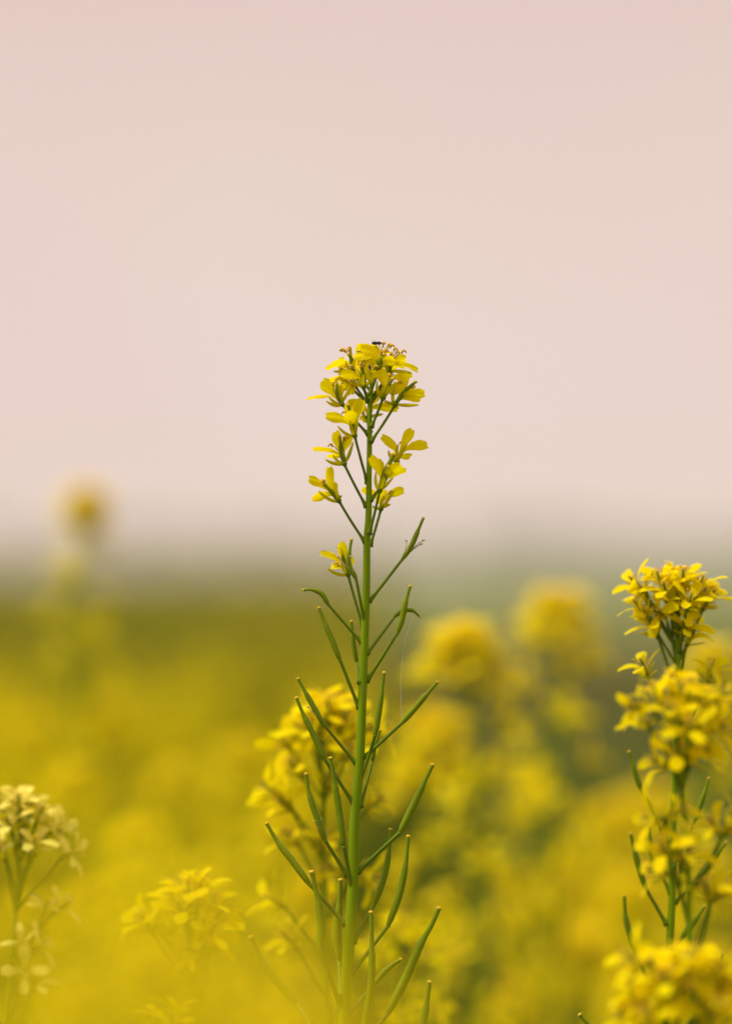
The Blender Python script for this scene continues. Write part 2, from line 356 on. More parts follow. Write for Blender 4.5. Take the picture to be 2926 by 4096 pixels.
def hero_flower(c, b_, ped, petals, sepals, stamens, pistil, dz=0, axis=None, W0=1.6):
    """b_ = base px; ped = pedicel node px; petals (x, y, dz, twist) ..."""
    B = Q(c, *b_, dz); nd = Q(c, ped[0], ped[1], ped[2] if len(ped) > 2 else 0) if len(ped) < 4 else None
    if nd is None: nd = Q(ped[3], ped[0], ped[1], ped[2])
    if axis is not None: a = (Q(c, b_[0]+axis[0], b_[1]+axis[1], dz+(axis[2] if len(axis) > 2 else 0))-B).normalized()
    else: a = (B-nd).normalized()
    view = Vector((0, 1, 0))
    fl = MB(); fl.tube([B-a*.9*MM, B-a*.3*MM, B+a*.5*MM], [.42*MM, .8*MM, .75*MM], 10)
    f = fl.build('flower', [PED], hero, origin=B)
    s = MB(); L = (nd-B).length; pz = bez(nd, lerp(nd, B, .5)+Vector((0, 0, -.04*L)), B-a*.6*MM, 12)
    pz = [nd+(nd-pz[2]).normalized()*1.0*MM] + pz
    s.tube(pz, [.9*MM, .66*MM, .48*MM]+[.39*MM]*5+[.37*MM]*4+[.44*MM], 8); s.build('pedicel', [PED], f)
    for ptl in petals:
        x, y, z_ = ptl[:3]; tw = math.radians(ptl[3] if len(ptl) > 3 else 35); wf = ptl[4] if len(ptl) > 4 else 1.0
        T = Q(c, x, y, dz+z_); Lp = (T-B).length
        C = B+a*(Lp*.5)
        pts = bez(B+a*.3*MM, C, T, 12)
        t_ = (T-lerp(B, C, .6)).normalized(); per = view.cross(t_).normalized()
        side = (view*math.cos(tw)+per*math.sin(tw)).normalized()
        mb = MB(); mb.blade(pts, side, [W0*wf*MM*pw(i/11) for i in range(12)], cup=random.uniform(.05, .35)*random.choice((1, 1, -1)), nu=8, ruf=random.uniform(.08, .24), notch=.4)
        mb.build('petal', [PETAL], f)
    for x, y, z_ in sepals:
        T = Q(c, x, y, dz+z_); Lp = (T-B).length
        out_ = (T-B)-a*(T-B).dot(a)
        pts = bez(B, B+out_*.45+a*(.05*Lp), T, 9)
        mb = MB(); mb.blade(pts, (view*.6+view.cross((T-B).normalized())*.8).normalized(), [.62*MM*sw(i/8) for i in range(9)], cup=1.0, nu=4)
        mb.build('sepal', [SEPAL], f)
    for x, y in stamens:
        z_ = random.uniform(-1.5, 1.5); T = Q(c, x, y, dz+z_)
        mb = MB(); mb.tube(bez(B, B+a*(T-B).length*.6, T, 7), [.2*MM]*6+[.14*MM], 6, 0)
        o_ = ((T-B)-a*(T-B).dot(a)); o_ = o_.normalized() if o_.length > 1e-4 else Vector((1, 0, 0))
        mb.tube(bez(T-a*.5*MM, T+a*1.3*MM, T+o_*1.3*MM-a*.1*MM, 6), [.24*MM, .34*MM, .36*MM, .34*MM, .30*MM, .18*MM], 6, 1)
        mb.build('stamen', [FILA, ANTH], f)
    if pistil:
        T = Q(c, pistil[0], pistil[1], dz+1.0); r0 = pistil[2] if len(pistil) > 2 else .55
        ax = (T-B).normalized()
        mb = MB(); mb.tube(bez(B, B+a*(T-B).length*.5, T, 9), [.5*MM*r0/.55, r0*1.15*MM, r0*1.3*MM, r0*1.3*MM, r0*1.3*MM, r0*1.2*MM, r0*.85*MM, r0*.75*MM, r0*.8*MM], 8, 0)
        mb.ball(T, r0*1.25*MM, ax, .6, 1, 8, 5); mb.build('pistil', [POD, STIG], f)
    return f
random.seed(21)
# top of the raceme
hero_flower(1, (940, 355), (845, 640), [(722, 132, 2, 62, 1.1), (870, 98, -3, 55, 1.1), (1118, 322, 5, 50, .9), (645, 250, 4, 42, .9)], [(868, 235, 3), (1150, 328, 3), (1020, 250, -2)],
            [(985, 100), (1040, 120), (1065, 128), (962, 200), (1010, 190)], (1000, 215), axis=(10, -300), dz=2)
hero_flower(1, (1052, 415), (862, 700, -1), [(1378, 400, 3, 30, 1), (1250, 268, -1, 48, 1.1), (1070, 240, 5, 30, .8), (1110, 400, -4, 40, .8)], [(1305, 435, 2), (1030, 300, 2), (1105, 300, 1), (975, 380, -2)],
            [(1108, 162), (1128, 198), (1195, 188), (1070, 215)], (1090, 230), axis=(40, -300), dz=-1)
hero_flower(1, (655, 395), (815, 690, -2), [(345, 398, 2, 28, 1.05), (395, 325, -2, 40, 1), (880, 200, 3, 45, 1), (700, 330, 5, 60, .9)], [(425, 402, 2), (565, 290, 2), (670, 270, 3), (530, 385, 3)],
            [(545, 172), (562, 180), (622, 155), (612, 180)], (600, 215), axis=(-30, -300), dz=-2)
hero_flower(1, (768, 578), (803, 715, 1), [(506, 455, 4, 50, 1), (924, 425, 4, 70, .9), (705, 330, -3, 70, .9), (868, 295, -4, 60, .8)], [(650, 472, 3), (902, 478, 3), (770, 440, 5), (720, 400, 0)],
            [(650, 360), (742, 335), (768, 332), (762, 290), (885, 365)], (740, 350), axis=(0, -300), dz=6)
hero_flower(1, (520, 770), (800, 1095), [(120, 722, 3, 20, 1), (300, 500, 3, 60, 1.25), (362, 520, -4, 48, 1.1), (545, 590, -5, 40, .9)], [(376, 690, 3), (348, 736, 4), (626, 580, 0), (475, 530, 2)],
            [(458, 520), (405, 565), (425, 560)], (470, 540, .4), dz=2)
hero_flower(1, (668, 560), (778, 722, -3), [(358, 520, -2, 40, 1), (512, 605, 2, 62, 1), (622, 676, 2, 50, 1), (760, 430, 0, 40, 1)], [(560, 500, 1), (645, 560, 2)],
            [(560, 355), (530, 385)], None, axis=(-120, -220), dz=-5)
hero_flower(1, (667, 1125), (800, 785, 0, 2), [(332, 900, 2, 55, 1.05), (590, 850, 5, 80, 1.3), (752, 716, -1, 78, 1.1), (600, 758, -4, 50, 1.0)], [(478, 1015, 3), (708, 900, 6), (620, 960, 4), (700, 1000, -2)],
            [(655, 832), (566, 872), (640, 850)], (592, 782, .55), axis=(-50, -300), dz=6)
hero_flower(1, (985, 705), (865, 1000, 1), [(946, 376, 2, 70, 1.1), (1080, 545, -2, 55, 1), (1180, 620, -4, 60, 1.2), (1000, 430, -4, 50, .9)], [(922, 512, 3), (1128, 530, 4), (1000, 560, 4), (1050, 570, 2)],
            [(1055, 460), (1040, 480), (1150, 530)], (1090, 490, .5), dz=3)
hero_flower(1, (1120, 780), (865, 1170, 1), [(1215, 420, 2, 78, 1.1), (1455, 668, 3, 50, 1), (1412, 725, -1, 40, 1.0), (1320, 640, -5, 50, 1)], [(1012, 742, 2), (1112, 675, 5), (1380, 787, 3), (1130, 540, 3)],
            [(1300, 570), (1285, 590)], (1350, 522, .5), axis=(170, -300), dz=2)
hero_flower(1, (805, 930), (832, 1060, -2), [(1155, 842, -3, 42, 1.1), (945, 640, -3, 62, 1.1), (738, 965, 1, 60, 1), (572, 765, -3, 62, 1.1)], [(986, 890, 1), (760, 830, 1), (870, 840, 1)], [(1000, 760)], None, axis=(20, -260), dz=-6)
# lower single flowers
hero_flower(2, (550, 597), (780, 1055), [(188, 435, 2, 32, 1), (445, 235, 3, 62, 1), (632, 285, -3, 55, 1), (355, 512, -3, 38, .8)], [(342, 550, 3), (655, 358, 2), (425, 500, 4), (545, 450, 1)],
            [(540, 322), (552, 330), (412, 395)], (487, 292, .6), axis=(-75, -300), dz=2)
hero_flower(2, (485, 1012), (765, 1455), [(378, 632, 3, 62, .95), (146, 765, 3, 52, 1), (182, 998, -2, 60, .95), (455, 800, -2, 30, .8)], [(265, 905, 3), (442, 808, 5), (520, 960, 2), (400, 880, -2)],
            [(322, 790), (335, 798), (315, 805)], (318, 830, .5), axis=(-170, -250), dz=1)
hero_flower(2, (1140, 582), (865, 985), [(960, 288, 2, 58, 1), (1318, 212, 0, 62, 1.05), (1490, 398, 3, 48, 1.1), (1300, 520, -3, 40, .9)], [(1046, 448, 3), (1258, 375, 5), (1160, 380, 2), (1110, 590, -2)],
            [(1195, 380), (1300, 380), (1310, 392), (1285, 398)], None, axis=(90, -300), dz=-2)
hero_flower(2, (948, 897), (838, 1355, 3), [(835, 515, 3, 55, 1), (920, 545, 0, 60, .9), (1185, 610, 4, 60, 1), (1250, 680, -3, 42, .9)], [(910, 690, 3), (1010, 770, 7), (1100, 760, 3), (1000, 740, 2)],
            [(1038, 650), (1030, 640)], (1105, 492, .75), axis=(80, -300), dz=8)
hero_flower(2, (960, 1100), (850, 1490, -2), [(1225, 905, -1, 48, 1.05), (740, 880, -1, 55, 1), (1000, 880, -5, 70, .9), (905, 990, 2, 50, .7)], [(1112, 900, 2), (1066, 1058, 3), (865, 1072, 2), (1000, 960, 3)],
            [(1055, 925), (1042, 940), (1062, 940)], None, axis=(40, -300), dz=-4)
hero_flower(3, (590, 718), (750, 1280, -1), [(280, 488, 2, 48, .9), (512, 352, 2, 62, 1), (662, 545, -3, 50, .9), (395, 640, -2, 50, .8)], [(362, 650, 2), (520, 560, 2)],
            [(480, 605), (545, 625)], (485, 412, .5), axis=(-90, -300), dz=-1)
# flowers on the far side of the head
for (x, y, z_, ax_, nx, ny) in ((745, 430, -8, (-.35, .5, 1), 848, 640), (905, 450, -8, (.3, .5, 1), 850, 620), (835, 380, -6, (0, .3, 1), 850, 560), (985, 560, -7, (.6, .6, .9), 850, 760), (610, 560, -7, (-.6, .6, .8), 848, 780)):
    put_flower(hero, Q(1, x, y, z_), Vector(ax_).normalized(), .8, node=Q(1, nx, ny, -.3), pr=.4*MM)
# unopened buds in the middle of the head
for (x, y, z_, nx, ny) in ((800, 250, -2, 846, 560), (850, 270, -4, 850, 560), (765, 240, -4, 846, 560), (880, 300, -1, 850, 570), (820, 210, 0, 848, 560), (905, 250, -5, 850, 570)):
    b0 = Q(1, x, y+90, z_); t0 = Q(1, x, y, z_); m = MB(); nd = Q(1, nx, ny, 0)
    m.tube(bez(nd, lerp(nd, b0, .6), b0, 5), .35*MM, 6, 1)
    m.ball(lerp(b0, t0, .5), .95*MM, (t0-b0), 1.9, 0, 8, 6); m.build('flower_bud', [SEPAL, PED], hero)
# pods, tip first, then base; then node on the stem
def hp(c, pts, ped, r=1.0, dz=0, remains=0):
    put_pod(hero, [Q(a[2] if len(a) > 2 else c, a[0], a[1], dz) for a in pts], [Q(a[2] if len(a) > 2 else c, a[0], a[1], 0 if i == len(ped)-1 else dz*.5) for i, a in enumerate(ped)], r*.8*MM, remains=remains)
hp(3, [(630, 335), (612, 440), (596, 590), (680, 765)], [(785, 1310)], .95, 4, 4)
hp(3, [(1432, 95), (1385, 205), (1300, 400), (1205, 545)], [(850, 1000)], .95, 2, 4)
hp(3, [(95, 897), (180, 890), (290, 935), (368, 1058)], [(725, 1465)], .9, 2)
hp(3, [(268, 1098), (330, 1265), (410, 1450), (500, 1675)], [(875, 450, 4)], 1.05, 2)
hp(3, [(630, 1252), (640, 1400), (655, 1530), (690, 1700)], [(886, 250, 4)], .95, -5)
hp(3, [(1285, 858), (1238, 1020), (1190, 1240), (1147, 1370)], [(958, 235, 4)], 1.1, 3)
hp(3, [(1395, 1195), (1310, 1125), (1210, 1125), (1115, 1192)], [(826, 1585)], .85, -4)
hp(4, [(390, 235), (450, 345), (530, 490), (595, 602)], [(845, 905)], 1.0, 2, 1)
hp(4, [(378, 392), (430, 520), (530, 720), (607, 890)], [(825, 1225)], 1.1, 3)
hp(4, [(1087, 187), (1070, 320), (1045, 500), (1015, 692)], [(985, 790), (890, 1070)], 1.1, 5)
hp(4, [(1518, 263), (1440, 350), (1330, 480), (1237, 587)], [(940, 860)], 1.1, 1)
hp(4, [(1055, 655), (1030, 720), (1005, 800), (990, 900)], [(905, 1250)], .9, -5)
hp(4, [(652, 880), (680, 1040), (712, 1230), (768, 335, 5)], [(795, 480, 5), (825, 680, 5)], 1.25, 6)
hp(4, [(455, 1010), (475, 1150), (530, 1330), (630, 290, 5)], [(780, 530, 5)], 1.15, 2, 2)
hp(4, [(1480, 935), (1410, 1080), (1310, 1290), (1170, 235, 5)], [(878, 505, 5)], 1.3, 2)
hp(5, [(212, 172), (280, 290), (400, 445), (522, 612)], [(765, 885)], 1.25, 2)
hp(5, [(1102, 214), (1095, 340), (1055, 560), (985, 757)], [(845, 1010)], 1.15, -3)
hp(5, [(1230, 265), (1215, 430), (1175, 650), (1085, 907)], [(830, 1240)], 1.3, 3)
hp(5, [(535, 522), (575, 700), (605, 900), (600, 1070), (645, 1212)], [(745, 1500)], 1.6, 5)
hp(5, [(743, 580), (735, 740), (722, 950), (732, 1160)], [(745, 1400)], 1.5, -6)
hp(5, [(962, 812), (967, 1000), (965, 1300), (900, 1700)], [(780, 1980)], 1.35, 8)
hp(5, [(1450, 784), (1400, 900), (1330, 1020), (1210, 1290), (1085, 1537)], [(800, 1900)], 1.55, 2)
hp(5, [(1385, 1317), (1368, 1440), (1335, 1640), (1280, 1860)], [(800, 2250)], 1.4, 4)
hp(5, [(1175, 1152), (1110, 1195), (1040, 1260), (985, 1330)], [(810, 1530)], 1.1, -12)
hp(5, [(95, 992), (190, 1190), (320, 1350), (430, 1470)], [(540, 1650), (740, 1900)], 1.5, -16)

# small flies and the spider's thread
def fly(px, s, yaw, label, tilt=0.0):
    c = Q(1, *px); e_ = empty('fly', c); tag(e_, label, 'insect', 'tiny dark flies on the flower head')
    ax = Vector((math.cos(yaw), math.sin(yaw)*.3, tilt)).normalized()
    m = MB(); m.ball((0, 0, 0), .42*s*MM, ax, 1.5, 0); m.ball(ax*.95*s*MM, .34*s*MM, ax, 1, 0); m.ball(-ax*1.0*s*MM, .4*s*MM, ax, 1.9, 0)
    o = m.build('body', [FLYM]); o.parent = e_
    for sgn in (-1, 1):
        sd_ = Vector((0, 1, 0))*sgn
        m = MB(); m.blade(bez(Vector((0, 0, .35*s*MM)), -ax*1.0*s*MM+sd_*.4*s*MM+Vector((0, 0, .7*s*MM)), -ax*2.1*s*MM+sd_*.7*s*MM+Vector((0, 0, .45*s*MM)), 6), sd_, [.15*s*MM, .35*s*MM, .5*s*MM, .55*s*MM, .45*s*MM, .2*s*MM], cup=0, nu=3)
        o = m.build('wing', [WING]); o.parent = e_
        for k in (-.5, .1, .7):
            m = MB(); b0 = ax*k*s*MM
            m.tube([b0, b0+sd_*.7*s*MM+Vector((0, 0, -.1*s*MM)), b0+sd_*1.0*s*MM+ax*k*.6*s*MM+Vector((0, 0, -1.1*s*MM))], .07*s*MM, 4)
            o = m.build('leg', [FLYM]); o.parent = e_
fly((938, 92, 1), 1.2, 0.1, 'tiny dark fly standing on the topmost yellow petal')
fly((725, 186, -1), .7, 2.6, 'tiny dark fly peeking over the petal left of the topmost flower')
fly((842, 395, 8), .9, 1.3, 'small brown fly sitting inside the front flower of the head', -1.2)
m = MB(); a_, b_, c_ = Q(3, 1300, 1215, -4), Q(4, 1228, 60, -2), Q(4, 1230, 575, 1)
m.tube(smooth([Q(3, 1320, 1190, -4), Q(3, 1235, 1450, -3), Q(4, 1226, 160, -2), c_], 8), .035*MM, 4)
tag(m.build('spider_thread', [SILK]), 'fine pale spider thread hanging between two seed pods right of the main stem', 'thread')

VEIL = ((620, 3280, .42), (300, 3560, .40), (860, 3600, .40), (20, 4080, .38), (480, 4060, .36), (1080, 3960, .36),
        (250, 4400, .35), (1220, 3930, .37), (1250, 4250, .36), (1500, 4400, .35), (1600, 4750, .33))
# ------------------------------------------------------------------ other plants
def raceme(top, stem_pts, label, group=None, nf=16, R=15*MM, hgt=22*MM, detail=True, pale=False, extra=(), pods=0, stem_r=1.0*MM, seed=1, fscale=1.0, leaves=3, branch=None, low=0):
    """top = world point at the crown of the flower head, stem_pts world points below it"""
    random.seed(seed)
    last = stem_pts[-1]
    base = ground_pt(last, (random.uniform(-.03, .03), random.uniform(-.03, .03)))
    pl = empty('mustard_plant', base); tag(pl, label, 'plant', group)
    sp0 = [top+Vector((0, 0, -4*MM))]+list(stem_pts)+[lerp(last, base, .5)+Vector((.01, 0, 0)), base]
    ps = smooth(sp0, 5); n = len(ps)
    # radii by distance from the top
    ds = [0]
    for i in range(1, n): ds.append(ds[-1]+(ps[i]-ps[i-1]).length)
    m = MB(); m.tube(ps, [interp([0, .01, .05, .15, .4, 1.3], [.3, .55, .8, 1.05, 1.8, 3.5], d_)*stem_r for d_ in ds], 10 if detail else 6); m.build('stem', [STEM], pl, origin=base)
    def along(dist):
        for i in range(1, n):
            if ds[i] >= dist: return lerp(ps[i-1], ps[i], (dist-ds[i-1])/(ds[i]-ds[i-1]))
        return ps[-1]
    for k in range(nf):
        f = (k+.5)/nf; az = k*2.39996+random.uniform(-.3, .3)
        rad = R*math.sqrt(f)*random.uniform(.7, .95); z = -hgt*(f**1.7)*random.uniform(.75, 1.1)
        bpt = top+Vector((math.cos(az)*rad*.62, math.sin(az)*rad*.62, z-7*MM*fscale))
        ax = Vector((math.cos(az)*(.15+f*.75), math.sin(az)*(.15+f*.75), 1.15-.25*f))
        put_flower(pl, bpt, ax.normalized(), fscale*random.uniform(.88, 1.08), detail, pale, node=along(max(.004, -z+.010+.008*f)))
    for (wx, axx) in extra:
        dz_ = top.z-wx.z; put_flower(pl, wx, axx.normalized(), fscale*random.uniform(.9, 1.08), detail, pale, node=along(max(.005, dz_+.012)))
    for k in range(low):
        s = hgt+.012+k*.0075; az = k*2.39996+seed; nd = along(s+.014)
        o_ = Vector((math.cos(az), math.sin(az), 0))
        bpt = nd+o_*random.uniform(10, 14)*MM+Vector((0, 0, random.uniform(9, 14)*MM)); put_flower(pl, bpt, (o_+Vector((0, 0, 1.1))).normalized(), fscale*random.uniform(.85, 1), detail, pale, node=nd)
    s0 = hgt+.02+low*.0075
    for k in range(pods):
        s = s0+k*.0085; az = k*2.39996+seed*1.3; nd = along(s)
        o_ = Vector((math.cos(az), math.sin(az), 0)); up = Vector((0, 0, 1))
        b0 = nd+o_*11*MM+up*11*MM; l_ = random.uniform(16, 24)*MM
        put_pod(pl, [b0+o_*l_*.35+up*l_, b0+o_*l_*.22+up*l_*.5, b0], [nd], 1.0*MM, detail=detail)
    for k in range(leaves):
        put_leaf(pl, lerp(ps[-1], ps[max(0, n-8)], .25+.2*k), seed+k*2.1, .12, .028, .3)
    return pl
GF = 'mustard plants in flower around the focused plant'
def V3(x, y, z): return Vector((x, y, z))
def ex(c, d, items):
    r_ = []
    for x, y, ax, ay, az in items:   # ax right, ay towards the camera, az up
        r_.append((Q(c, x, y, 0, d), V3(ax, -ay, az)))
    return r_
# plant behind the focused one
d = 1.175
raceme(P(1310, 2765, d), [Q(4, 560, 700, 0, d), Q(4, 590, 1100, 0, d), Q(5, 610, 300, 0, d), Q(5, 630, 900, 0, d), Q(5, 650, 1617, 0, d)],
       'softly blurred mustard plant with broad flower head directly behind the focused stem', GF, nf=13, R=17*MM, hgt=18*MM, fscale=1.12,
       extra=ex(4, d, [(330, 800, -.2, .6, .2), (260, 1190, -1, 0, .7), (330, 1300, -.5, .5, .5), (930, 1300, 1, .2, .8), (960, 640, .9, .3, .1), (600, 1130, .5, .5, .9)])
       + ex(5, d, [(440, 330, -.8, .3, .9), (600, 370, .2, .5, .9), (780, 520, -.6, .3, .2), (860, 520, .9, .3, -.3), (330, 780, -.9, .2, .6), (420, 1080, -.7, .4, .9)]), seed=11, stem_r=1.1*MM)
# plants on the right
d = 1.118
R1 = raceme(Q(6, 900, 150, 0, d), [Q(6, 885, 560, 0, d), Q(6, 905, 950, 0, d), Q(6, 905, 1300, 0, d), Q(7, 925, 300, 0, d), Q(7, 905, 800, 0, d), Q(7, 905, 1200, 0, d), Q(7, 885, 1600, 0, d), Q(7, 835, 2274, 0, d)],
       'nearly sharp mustard plant near the right edge with the tallest flower head there', GF, nf=13, R=17*MM, hgt=10*MM, fscale=.97,
       extra=ex(6, d, [(570, 430, -.8, .4, .8), (1165, 590, .6, .3, 1), (700, 870, -.6, .2, 1.1), (610, 1285, -.45, .3, 1), (760, 640, -.7, .9, .2), (960, 860, .3, .8, .8), (1000, 960, .5, .2, 1), (1215, 1340, .3, -.2, 1), (850, 620, .3, .9, .6)]), seed=12, stem_r=1.25*MM, leaves=2)
def rp(c, pl, d_, pts, ped, r=.8):
    put_pod(pl, [Q(c, x, y, 0, d_) for x, y in pts], [Q(c, x, y, 0, d_) for x, y in ped], r*MM)
rp(7, R1, d, [(548, 15), (580, 120), (615, 240), (650, 335)], [(720, 465), (890, 830)], .8)
rp(7, R1, d-.01, [(1210, 238), (1175, 350), (1130, 480), (1092, 600)], [(990, 805), (925, 960)], .8)
rp(7, R1, d, [(562, 700), (595, 850), (640, 1010), (685, 1145)], [(850, 1430)], .95)
rp(7, R1, d, [(718, 640), (722, 760), (735, 860), (765, 930)], [(880, 1170)], .8)
rp(7, R1, d, [(1350, 770), (1270, 870), (1195, 970), (1122, 1058)], [(945, 1255)], .9)
rp(7, R1, d, [(508, 1215), (520, 1400), (570, 1580), (630, 1730)], [(700, 1950), (840, 2250)], .95)
rp(7, R1, d, [(590, 1530), (605, 1600), (625, 1680), (640, 1740)], [(720, 1960), (840, 2200)], .7)
rp(7, R1, d, [(1175, 1300), (1110, 1390), (1040, 1480), (985, 1560)], [(890, 1780)], .95)
rp(7, R1, d, [(1320, 1700), (1290, 1850), (1250, 1960), (1200, 2050)], [(1000, 2350)], .9)
d = 1.018
raceme(Q(6, 940, 1250, 0, d), [Q(6, 960, 1800, 0, d), Q(7, 990, 200, 0, d), Q(7, 1025, 700, 0, d), Q(7, 1045, 1200, 0, d), Q(7, 1065, 1700, 0, d), Q(7, 1100, 2274, 0, d)],
       'blurred mustard plant before the tallest right hand plant, its head hiding that stem', GF, nf=12, R=17.5*MM, hgt=14*MM, fscale=1.0,
       extra=ex(6, d, [(620, 1600, -1, .3, .1), (820, 2180, -1, .5, .3), (900, 2150, .1, .8, .9), (1000, 2120, .9, .4, .5), (1220, 1800, .8, .6, .1), (1080, 1850, .2, .9, -.3), (1240, 1500, .9, .2, .3)])
       + ex(7, d, [(830, 570, -1, .3, .1), (850, 560, .9, .3, .5), (880, 900, -.5, .7, .9), (870, 1020, -1, .3, .2), (970, 940, .4, .5, .7), (1310, 700, -.6, .3, .8), (1350, 690, .8, .3, .6), (1220, 1260, -.3, .3, 1), (1250, 1240, .7, .3, .6)]), seed=13, leaves=2)
d = 0.985
raceme(Q(7, 1010, 1590, 0, d), [Q(7, 960, 2000, 0, d), Q(7, 930, 2274, 0, d), Q(7, 910, 2700, 0, d)],
       'blurred mustard plant filling the bottom right corner, cut off below its flower head', GF, nf=15, R=26*MM, hgt=20*MM, fscale=1.08,
       extra=ex(7, d, [(700, 1760, -.9, .4, .3), (840, 2050, .1, .9, .5), (1250, 1980, .7, .3, .6), (1000, 1950, .2, .9, .1), (1330, 1790, 1, .2, 0), (760, 2200, -.7, .7, .3), (600, 2250, -.9, .4, .5), (1300, 2150, .3, .8, .5), (1180, 2200, .1, .9, .3)]), seed=14, leaves=2)
# left plants
d = 1.150
raceme(Q(8, 140, 160, 0, d), [Q(8, 130, 480, 0, d), Q(8, 110, 800, 0, d), Q(8, 80, 1200, 0, d), Q(8, 50, 1617, 0, d)],
       'blurred plant with pale cream petals cut by the left edge', GF, nf=11, R=15*MM, hgt=15*MM, fscale=.9, stem_r=.75*MM, pale=True,
       extra=ex(8, d, [(390, 590, 1, .3, .3), (180, 600, .3, .4, 1), (30, 600, -.5, .3, 1), (310, 440, .6, .5, .2), (270, 960, .3, .3, 1), (340, 930, .8, .3, .5), (165, 1170, -.1, .4, 1), (190, 1170, .8, .3, .5), (200, 1420, .4, .4, 1), (160, 1300, .1, .9, .3)]), seed=15, leaves=2)
d = 1.140
raceme(Q(8, 1190, 690, 0, d), [Q(8, 1180, 950, 0, d), Q(8, 1200, 1250, 0, d), Q(8, 1240, 1617, 0, d)],
       'softly blurred mustard plant with rounded head low between cream plant and focused stem', GF, nf=11, R=15*MM, hgt=14*MM, fscale=1.1,
       extra=ex(8, d, [(960, 1020, -.9, .3, .6), (950, 1060, -.5, .4, .9), (1300, 990, .7, .4, .7), (1270, 1190, -.8, .5, .3), (1290, 1190, .7, .5, .7), (1250, 1180, -.1, .5, 1)]), seed=16, leaves=2)
d = 1.13
raceme(Q(8, 1040, 1450, 0, d), [Q(8, 1040, 1620, 0, d), Q(8, 1060, 1900, 0, d)], 'mustard plant whose few top flowers just reach in over the bottom edge on the left', GF, nf=5, R=12*MM, hgt=12*MM, seed=17, leaves=2)
raceme(P(1590, 3640, 1.30), [P(1600, 3800, 1.30), P(1610, 4100, 1.30)], 'blurred low mustard plant tucked behind the right side of the focused stem', GF, nf=7, R=15*MM, hgt=18*MM, seed=18, leaves=2, low=3)
# lower pod seen at the bottom edge
d = 1.08
raceme(P(2395, 4400, d), [P(2400, 4500, d), P(2410, 4700, d)], 'mustard plant below the bottom edge showing only one seed pod tip', GF, nf=0, seed=19, leaves=1)
PLX = [o for o in bpy.data.objects if o.get('label', '').endswith('one seed pod tip')][0]
put_pod(PLX, [P(2318, 4060, d), P(2360, 4110, d), P(2400, 4200, d), P(2410, 4300, d)], [P(2405, 4420, d)], 1.0*MM)

# far blurred single plants
def far(px, py, d_, label, R, hgt, nf, seed, low=8, group='blurred mustard plants behind the focus', fs=1.0):
    t0 = P(px, py, d_)
    st = [t0+V3(random.uniform(-.004, .004), 0, -.05), t0+V3(random.uniform(-.01, .01), 0, -.16), t0+V3(0, 0, -.35)]
    return raceme(t0, st, label, group, nf=nf, R=R*MM, hgt=hgt*MM, detail=False, seed=seed, low=low, pods=6, fscale=fs)
far(342, 1945, 1.9, 'very blurred mustard flower head rising alone above the horizon on the left', 9, 15, 24, 31, 9, 'blurred mustard plants behind the focus', 1.25)
far(1860, 2480, 1.48, 'large blurred mustard flower head just right of the focused stem', 24, 24, 20, 32, 16, 'blurred mustard plants behind the focus', 1.35)
far(1740, 2830, 1.6, 'blurred yellow flower cluster below the large one right of the focused stem', 28, 44, 22, 33, 14, 'blurred mustard plants behind the focus', 1.35)
far(2230, 2350, 1.62, 'round blurred mustard head between the large one and the right hand plants', 22, 28, 20, 34, 12, 'blurred mustard plants behind the focus', 1.35)
far(2140, 3080, 1.75, 'small blurred mustard head low between the focused stem and the right hand plants', 19, 24, 14, 35, 6)
far(2840, 2560, 1.5, 'blurred mustard flower head behind the right hand plants at the right edge', 24, 60, 26, 36, 14)
g_ = 'blurred mustard heads massed low on the right'
for i, (x, y, d_, lb) in enumerate((
    (2450, 3200, 1.75, 'blurred mustard head topping the sloping yellow mass left of the right hand stem'),
    (2620, 3130, 1.9, 'blurred mustard head directly behind the right hand stem above the yellow mass'),
    (2280, 3430, 1.7, 'blurred mustard head on the upper left slope of the right hand yellow mass'),
    (2520, 3480, 1.65, 'blurred mustard head beside the upright green pods left of the right hand stem'),
    (2100, 3560, 1.8, 'blurred mustard head at the left end of the right hand yellow mass'),
    (2330, 3700, 1.6, 'blurred mustard head in the middle of the right hand yellow mass'),
    (2820, 3420, 1.7, 'blurred mustard head at the right edge behind the two green stems'),
    (2060, 3950, 1.7, 'dim blurred mustard head low beside the dark green gap right of the focused stem'),
    (2560, 3850, 1.55, 'blurred mustard head just left of the bottom right corner plant'),
    (2860, 3800, 1.6, 'blurred mustard head at the right edge behind the bottom right corner plant'),
    (2160, 3760, 2.1, 'faint far mustard head filling the left middle of the right hand yellow mass'),
    (2700, 3650, 2.1, 'faint far mustard head seen between the two right hand stems and their pods'))):
    far(x, y, d_*1.15, lb, 30, 32, 24, 40+i, 10, g_, 1.3)
g_ = 'blurred mustard heads massed on the left'
